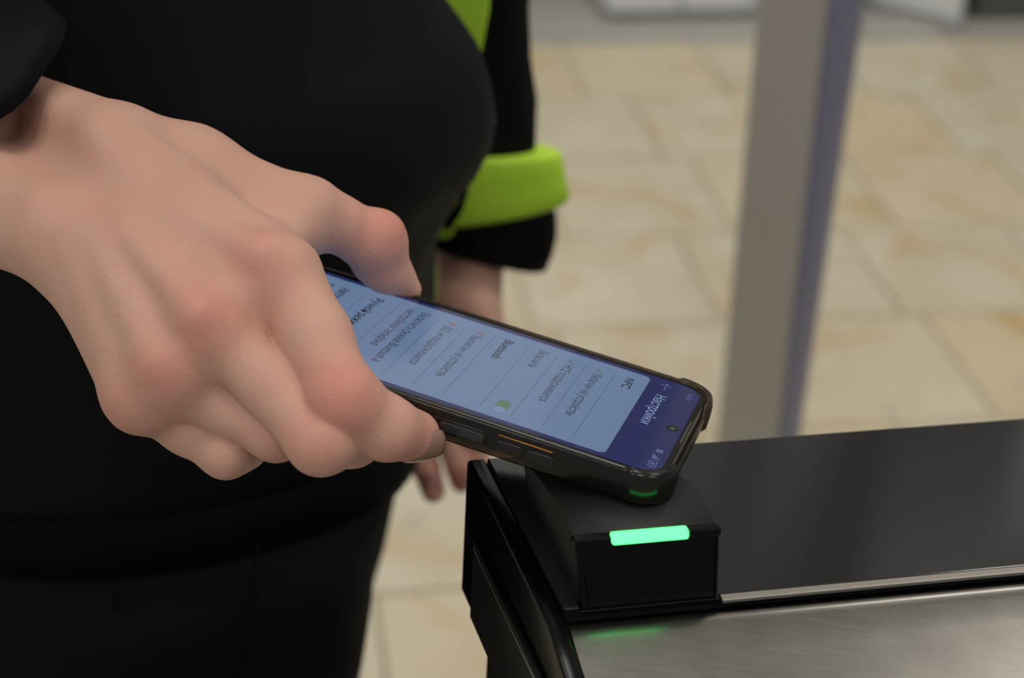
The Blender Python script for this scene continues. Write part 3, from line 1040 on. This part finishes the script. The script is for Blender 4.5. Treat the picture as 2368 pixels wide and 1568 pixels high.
def skin_material():
    m = bpy.data.materials.new('skin'); m.use_nodes = True
    nt = m.node_tree; b = nt.nodes['Principled BSDF']; N = nt.nodes.new; L = nt.links.new
    b.inputs['Roughness'].default_value = 0.52; b.inputs['Specular IOR Level'].default_value = 0.35
    b.inputs['Subsurface Weight'].default_value = 0.25; b.inputs['Subsurface Radius'].default_value = (1.0, .32, .16)
    b.inputs['Subsurface Scale'].default_value = 0.0035
    tc = N('ShaderNodeTexCoord')
    at = N('ShaderNodeAttribute'); at.attribute_name = 'redness'
    n1 = N('ShaderNodeTexNoise'); n1.inputs['Scale'].default_value = 70; n1.inputs['Detail'].default_value = 4
    n2 = N('ShaderNodeTexNoise'); n2.inputs['Scale'].default_value = 24; n2.inputs['Detail'].default_value = 3
    for x in (n1, n2):
        L(tc.outputs['Object'], x.inputs['Vector'])

    def mix(fs, a, bb):
        x = N('ShaderNodeMix'); x.data_type = 'RGBA'; L(fs, x.inputs['Factor'])
        if isinstance(a, tuple): x.inputs['A'].default_value = (*s2l(a), 1)
        else: L(a, x.inputs['A'])
        x.inputs['B'].default_value = (*s2l(bb), 1)
        return x.outputs['Result']

    def rng_(src, lo, hi, mx=1.0):
        r = N('ShaderNodeMapRange'); r.inputs['From Min'].default_value = lo; r.inputs['From Max'].default_value = hi; r.inputs['To Max'].default_value = mx
        L(src, r.inputs['Value']); return r.outputs['Result']

    c = mix(rng_(n2.outputs['Fac'], .35, .7), (212, 168, 150), (204, 158, 138))
    c = mix(rng_(n1.outputs['Fac'], .5, .75, .45), c, (208, 150, 136))
    c = mix(rng_(at.outputs['Fac'], 0, 1.0, .75), c, (206, 122, 108))
    L(c, b.inputs['Base Color'])
    v = N('ShaderNodeTexVoronoi'); v.inputs['Scale'].default_value = 900
    n3 = N('ShaderNodeTexNoise'); n3.inputs['Scale'].default_value = 260; n3.inputs['Detail'].default_value = 5
    L(tc.outputs['Object'], v.inputs['Vector']); L(tc.outputs['Object'], n3.inputs['Vector'])
    ad = N('ShaderNodeMath'); ad.operation = 'ADD'; L(v.outputs['Distance'], ad.inputs[0]); L(n3.outputs['Fac'], ad.inputs[1])
    bp = N('ShaderNodeBump'); bp.inputs['Strength'].default_value = .22; bp.inputs['Distance'].default_value = .0005
    L(ad.outputs[0], bp.inputs['Height']); L(bp.outputs['Normal'], b.inputs['Normal'])
    return m


m_skin = skin_material()
person = empty('person', (-.2, .74, 0))
bpy.context.view_layer.update()
bodyo = from_py('body', allv, faces, m_skin, None, True, False)
att = bodyo.data.attributes.new('redness', 'FLOAT', 'POINT')
att.data.foreach_set('value', np.concatenate([red, redl, np.zeros(len(av))]).astype(np.float32))
adopt(bodyo, person)
bodyo['label'] = 'bare right hand gripping the phone, left hand hanging behind it'

# fingernails
m_nail = mat('fingernail', (150, 118, 100), 0.22, 0, 0.5, sub=.1)
m_nailtip = mat('nail_free_edge', (205, 190, 172), 0.3)


def nail(center, normal, along, L_, Wd, curv, m, thick=.0006):
    n_ = np.array(normal, float); n_ /= np.linalg.norm(n_)
    a = np.array(along, float); a -= n_ * (a @ n_); a /= np.linalg.norm(a); s = np.cross(n_, a)
    NU, NV = 10, 10; vs = []
    for lay in (0, 1):
        for i in range(NU + 1):
            for j in range(NV + 1):
                t = i / NU * 2 - 1; w = j / NV * 2 - 1
                wid = Wd * (1 - .12 * max(0, t) ** 2 - .25 * max(0, -t) ** 3)
                ax_ = L_ * (t * (1 - .12 * w * w * (1 if t > 0 else -.2)))
                ang = w * curv
                rad = wid / math.sin(curv)
                vs.append(center + a * ax_ + s * rad * math.sin(ang) + n_ * (rad * (math.cos(ang) - 1) - .18 * L_ * t * t * .5 - lay * thick))
    fs = []
    st = (NU + 1) * (NV + 1)
    for i in range(NU):
        for j in range(NV):
            q = (i * (NV + 1) + j, i * (NV + 1) + j + 1, (i + 1) * (NV + 1) + j + 1, (i + 1) * (NV + 1) + j)
            fs.append(q); fs.append(tuple(x + st for x in q[::-1]))
    for i in range(NU):
        for j in (0, NV):
            q = (i * (NV + 1) + j, (i + 1) * (NV + 1) + j, (i + 1) * (NV + 1) + j + st, i * (NV + 1) + j + st); fs.append(q)
    for j in range(NV):
        for i in (0, NU):
            q = (i * (NV + 1) + j, i * (NV + 1) + j + 1, i * (NV + 1) + j + 1 + st, i * (NV + 1) + j + st); fs.append(q)
    return from_py('fingernail', vs, fs, m, None, True)


nn_ = M @ np.array([.50, .60, -.62]); nn_ /= np.linalg.norm(nn_); al = M @ np.array([.80, -.1, .55])
o = nail(PW(962, 1010, 507) + nn_ * .0080, nn_, al, .0064, .0060, .9, m_nail); adopt(o, bodyo)
nn_ = M @ np.array([-.1, .05, -1]); al = M @ np.array([.15, .95, .0])
o = nail(PW(998, 1118, 990) + nn_ * .0076 * 0 + M @ np.array([0, 0, -.0015]), nn_, al, .0065, .006, .9, mat('fingernail_pink', (176, 128, 120), .3)); adopt(o, bodyo)


# ------------------------------------------------------------------ clothes
def ring_ellipse(cx, cy, z, ax_, by, n=72, e=2.3, fold=0.0, ph=0.0):
    out = []
    for j in range(n):
        t = 2 * math.pi * j / n
        c_, s_ = math.cos(t), math.sin(t)
        x = ax_ * math.copysign(abs(c_) ** (2 / e), c_); y = by * math.copysign(abs(s_) ** (2 / e), s_)
        k_ = 1 + fold * math.sin(3 * t + ph + z * 9) + fold * .6 * math.sin(7 * t - ph * 2 + z * 16) + fold * .5 * math.sin(15 * t + math.sin(z * 31) * 2) * max(0, math.sin(z * 23 + 3 * t))
        out.append(np.array([cx + x * k_, cy + y * k_, z]))
    return out


YC = .74
edge = [(-420, 860), (-200, 945), (0, 1030), (60, 1075), (110, 1108), (200, 1134), (280, 1143), (330, 1132), (380, 1106), (430, 1064), (500, 1022), (550, 1000), (620, 996), (690, 996), (850, 980), (935, 962)]
rings = []
hem_h = None
for py, px in edge[::-1]:
    p = V(px, py, YC)
    wx = .165
    rings.append(ring_ellipse(p[0] - wx, YC, p[2], wx, .135, e=1.75 if py < 500 else 2.0, fold=.012, ph=.7))
    if hem_h is None:
        hem_h = (p[0] - wx, p[2])
topz = rings[-1][0][2]
for (z, cx, a_, b_) in ((1.20, -.235, .135, .16), (1.30, -.235, .125, .175), (1.38, -.235, .11, .17), (1.43, -.235, .09, .12), (1.47, -.235, .07, .075)):
    rings.append(ring_ellipse(cx, YC, z, a_, b_, fold=.01))
jk = loft('jacket', rings, m_jacket, None, caps=True)
adopt(jk, person)
jk['label'] = 'black sports jacket with lime trim'
# hem band
hx, hz = hem_h
hr = []
for dz, gr in ((.012, -.002), (.010, .004), (.0, .006), (-.014, .006), (-.024, .004), (-.026, -.004)):
    hr.append(ring_ellipse(hx, YC, hz + dz, .165 + gr, .135 + gr, e=2.0, fold=.012, ph=.7))
o = loft('hem_band', hr, m_hem, None, caps=True); adopt(o, jk)


# lime trims of the jacket front
def ribbon(name, pts, width, m, parent, thick=.0025):
    """flat band of real thickness along a 3D polyline; pts = (pos, side direction)"""
    vs, fs = [], []
    n = len(pts)
    for p, s, nrm in pts:
        p = np.array(p); s = np.array(s, float); s /= np.linalg.norm(s); nr = np.array(nrm, float); nr /= np.linalg.norm(nr)
        w = width
        vs += [p - s * w / 2, p + s * w / 2, p + s * w / 2 + nr * thick, p - s * w / 2 + nr * thick]
    for i in range(n - 1):
        a = 4 * i; b = a + 4
        for k in range(4):
            fs.append((a + k, a + (k + 1) % 4, b + (k + 1) % 4, b + k))
    fs.append((0, 1, 2, 3)); fs.append((4 * n - 4, 4 * n - 3, 4 * n - 2, 4 * n - 1))
    o = from_py(name, vs, fs, m, None, False)
    adopt(o, parent)
    return o


cr = M[:, 0]; cz = M[:, 2]
zp = [(996, 545), (999, 580), (1004, 620), (1006, 655), (1003, 700), (996, 760), (985, 830)]
ribbon('zip_piping', [(V(x, y, .745), cr, -cz) for x, y in zp], .0024, m_lime, jk, .003)


def patch(name, pix, Y, m, parent, thick=.004, grow=0):
    """cut panel of cloth in an upright plane, outline given clockwise"""
    P = [V(x, y, Y) for x, y in pix]
    Q = [V(x, y, Y) + np.array([0, thick, 0]) for x, y in pix]
    o = hexa(name, P, Q, m, None, .0008, 1); adopt(o, parent); return o


patch('zip_flap', [(990, 548), (1020, 490), (1052, 432), (1066, 424), (1072, 470), (1052, 505), (1048, 545), (1030, 556)], .80, m_limedark, jk, .006)
patch('zip_puller', [(1022, 530), (1030, 515), (1062, 470), (1064, 410), (1078, 405), (1083, 445), (1070, 490), (1040, 535)], .785, m_hem, jk, .006)
patch('chest_panel', [(985, -60), (1134, -60), (1130, 30), (1112, 124), (1085, 100), (1040, 30)], .835, m_lime, jk, .006)


# sleeves
def ring3(c, u, v, n=40, fold=0.0, ph=0.0):
    c = np.array(c); out = []
    for j in range(n):
        t = 2 * math.pi * j / n
        k_ = 1 + fold * math.sin(4 * t + ph) + fold * .7 * math.sin(9 * t + 2 * ph)
        out.append(c + (u * math.cos(t) + v * math.sin(t)) * k_)
    return out


def sleeve_l():
    rows = [(-700, 1010, 250, .0), (-420, 1020, 245, .0), (-150, 1010, 232, .01), (0, 985, 238, .012), (120, 985, 243, .015), (220, 990, 248, .02), (300, 995, 246, .03), (340, 1000, 238, .02), (430, 1040, 215, .02), (500, 1060, 205, .03)]
    R_ = []
    for py, cx, r, fd_ in rows:
        Zc = PZ(cx, py, .87)
        c = V(cx, py, .87); k = r * Zc / FPX
        R_.append(ring3(c, np.array([k, 0, 0]), np.array([0, k * (.6 if py < 0 else .30), 0]), 48, fd_, py * .03))
    o = loft('left_sleeve', R_, m_jacket, None, caps=True); adopt(o, jk); return o


def PZ(px, py, Y):
    r = ray(px, py); return float(Y / r[1])


sl = sleeve_l()


def band(name, rows, Y, m, parent, flat_y=.6, n=48):
    R_ = []
    for py, xl, xr, tilt, fd_ in rows:
        cx = (xl + xr) / 2; Zc = PZ(cx, py, Y); k = (xr - xl) / 2 * Zc / FPX
        c = V(cx, py, Y)
        R_.append(ring3(c, np.array([k, 0, tilt]), np.array([0, k * flat_y, 0]), n, fd_, py * .05))
    o = loft(name, R_, m, None, caps=True); adopt(o, parent); return o


band('arm_band', [(347, 905, 1292, .002, .004), (354, 897, 1301, .002, .004), (395, 893, 1303, .004, .006), (440, 890, 1309, .008, .006), (482, 890, 1317, .011, .004), (492, 897, 1308, .011, .004)], .865, m_lime, sl, .33)
band('cuff', [(470, 930, 1272, .006, .005), (510, 930, 1285, .006, .01), (540, 935, 1286, .002, .015), (570, 950, 1278, -.004, .02), (588, 965, 1266, -.008, .02), (580, 990, 1235, -.006, .02)], .865, m_jacket, sl, .33)


def sleeve_r():
    ax_ = elbowR - wristR; ax_ /= np.linalg.norm(ax_)
    # slanted opening: ring through these sight points
    c0 = PW(5, 345, 590)
    pt_near = PW(42, 225, 532); pt_top = PW(150, 95, 640)
    u = pt_near - c0; v = pt_top - c0
    # opening
    R_ = []
    n = 44

    def ringo(c, k, fold, ph, uu, vv):
        return ring3(c, uu * k, vv * k, n, fold, ph)
    up_ = M @ np.array([-.15, -1, .1]); up_ -= ax_ * (up_ @ ax_); up_ /= np.linalg.norm(up_)
    sd = np.cross(ax_, up_)
    # tilt of the opening: upper rim reaches further towards the hand
    if sd @ M[:, 2] > 0:
        sd = -sd
    tilt = lambda t: .5 * (math.cos(t) + 1.6 * math.sin(t))
    for dist, r, fd_, tl_ in ((.006, .043, .03, .062), (-.001, .048, .04, .062), (.012, .050, .06, .060), (.03, .049, .07, .054), (.06, .052, .04, .04), (.1, .054, .03, .02), (.16, .056, .02, 0), (.2, .057, .02, 0)):
        c = PW(-155, 255, 600) + ax_ * dist
        rr = []
        for j in range(n):
            t = 2 * math.pi * j / n
            k_ = 1 + fd_ * math.sin(4 * t + dist * 40) + fd_ * .6 * math.sin(9 * t + dist * 70)
            rr.append(c + (up_ * math.cos(t) + sd * math.sin(t)) * r * k_ - ax_ * tl_ * tilt(t))
        R_.append(rr)
    # elbow and upper arm
    for (p, r) in ((elbowR + np.array([-.03, 0, .02]), .062), (elbowR + (shoR - elbowR) * .3 + np.array([-.03, 0, 0]), .066), (elbowR + (shoR - elbowR) * .7, .072), (shoR, .075)):
        rr = []
        d = shoR - elbowR; d /= np.linalg.norm(d)
        bl = .5 if r == .062 else 0
        d = d * (1 - bl) + ax_ * bl; d /= np.linalg.norm(d)
        u1 = up_ - d * (up_ @ d); u1 /= np.linalg.norm(u1); s1 = np.cross(d, u1)
        for j in range(n):
            t = 2 * math.pi * j / n
            rr.append(p + (u1 * math.cos(t) + s1 * math.sin(t)) * r)
        R_.append(rr)
    o = loft('right_sleeve', R_, m_jacket, None, caps=True); adopt(o, jk)
    # lime arm band further up the forearm
    B = []
    for dist, r in ((.036, .053), (.038, .057), (.07, .059), (.072, .055)):
        c = PW(-155, 255, 600) + ax_ * dist
        B.append([c + (up_ * math.cos(2 * math.pi * j / n) + sd * math.sin(2 * math.pi * j / n)) * r - ax_ * .045 * tilt(2 * math.pi * j / n) for j in range(n)])
    b = loft('arm_band', B, m_lime, None, caps=True); adopt(b, o)
    return o


sleeve_r()

# trousers
tx = {}
trg = []
for leg, (yc, name) in enumerate(((.665, 'near'), (.815, 'far'))):
    rr = []
    for py, px in ((1000, 905), (1130, 893), (1250, 884), (1330, 872), (1450, 845), (1568, 815)):
        p = V(px, py, .74)
        w_ = .125 if leg == 0 else .115
        rr.append(ring_ellipse(p[0] - w_, yc, p[2], w_, .085, 48, 2.1, .02, leg + .4))
    zb = rr[-1][0][2]; cx = rr[-1][0][0] - .125
    for z, a_ in ((.45, .085), (.3, .075), (.15, .07), (.07, .075), (.055, .07)):
        if z < zb - .02:
            rr.append(ring_ellipse(cx + .0, yc, z, a_, .07, 48, 2.1, .03, leg + z * 20))
    trg.append(rr)
tro = loft('trousers', trg[0], m_trouser, None, caps=True); adopt(tro, person)
tro['label'] = 'black trousers'
t2 = loft('trouser_leg', trg[1], m_trouser, None, caps=True); adopt(t2, tro)
# seams on the near leg
for (x0, y0, x1, y1) in ((598, 1255, 545, 1568), (272, 1355, 262, 1568)):
    pts = []
    for i in range(8):
        t = i / 7; x = x0 + (x1 - x0) * t; y = y0 + (y1 - y0) * t
        # walk in along the sight line to the cloth of the near leg
        r = ray(x, y); best = None
        for yy in np.linspace(.56, .70, 141):
            p = C + r * (yy / r[1])
            rings_z = [q[0][2] for q in trg[0]]
            k = int(np.argmin([abs(z - p[2]) for z in rings_z])); R0 = np.array(trg[0][k])
            cx = R0[:, 0].mean(); a_ = (R0[:, 0].max() - R0[:, 0].min()) / 2
            s = 1 - ((p[0] - cx) / a_) ** 2
            if s > 0 and yy >= .665 - .085 * math.sqrt(s):
                best = p; break
        if best is not None:
            pts.append((best, cr, -cz))
    if len(pts) > 2:
        ribbon('seam', pts, .0016, m_hem, tro, .0012)
for yc in (.665, .815):
    so = []
    cx = trg[0][-1][0][0] - .07
    for x, w_, h_ in ((-.09, .03, .05), (-.06, .042, .075), (0, .044, .085), (.06, .046, .07), (.12, .046, .05), (.16, .036, .038), (.175, .015, .02)):
        so.append([np.array([cx + x, yc + w_ * math.cos(2 * math.pi * j / 20), .004 + h_ * .5 * (1 + (math.sin(2 * math.pi * j / 20) if math.sin(2 * math.pi * j / 20) > 0 else max(-1, 1.6 * math.sin(2 * math.pi * j / 20))))]) for j in range(20)])
    o = loft('shoe', so, m_shoe, None, caps=True); adopt(o, person)
tag(person, 'person in black jacket with lime arm bands holding a phone over the reader', 'person')
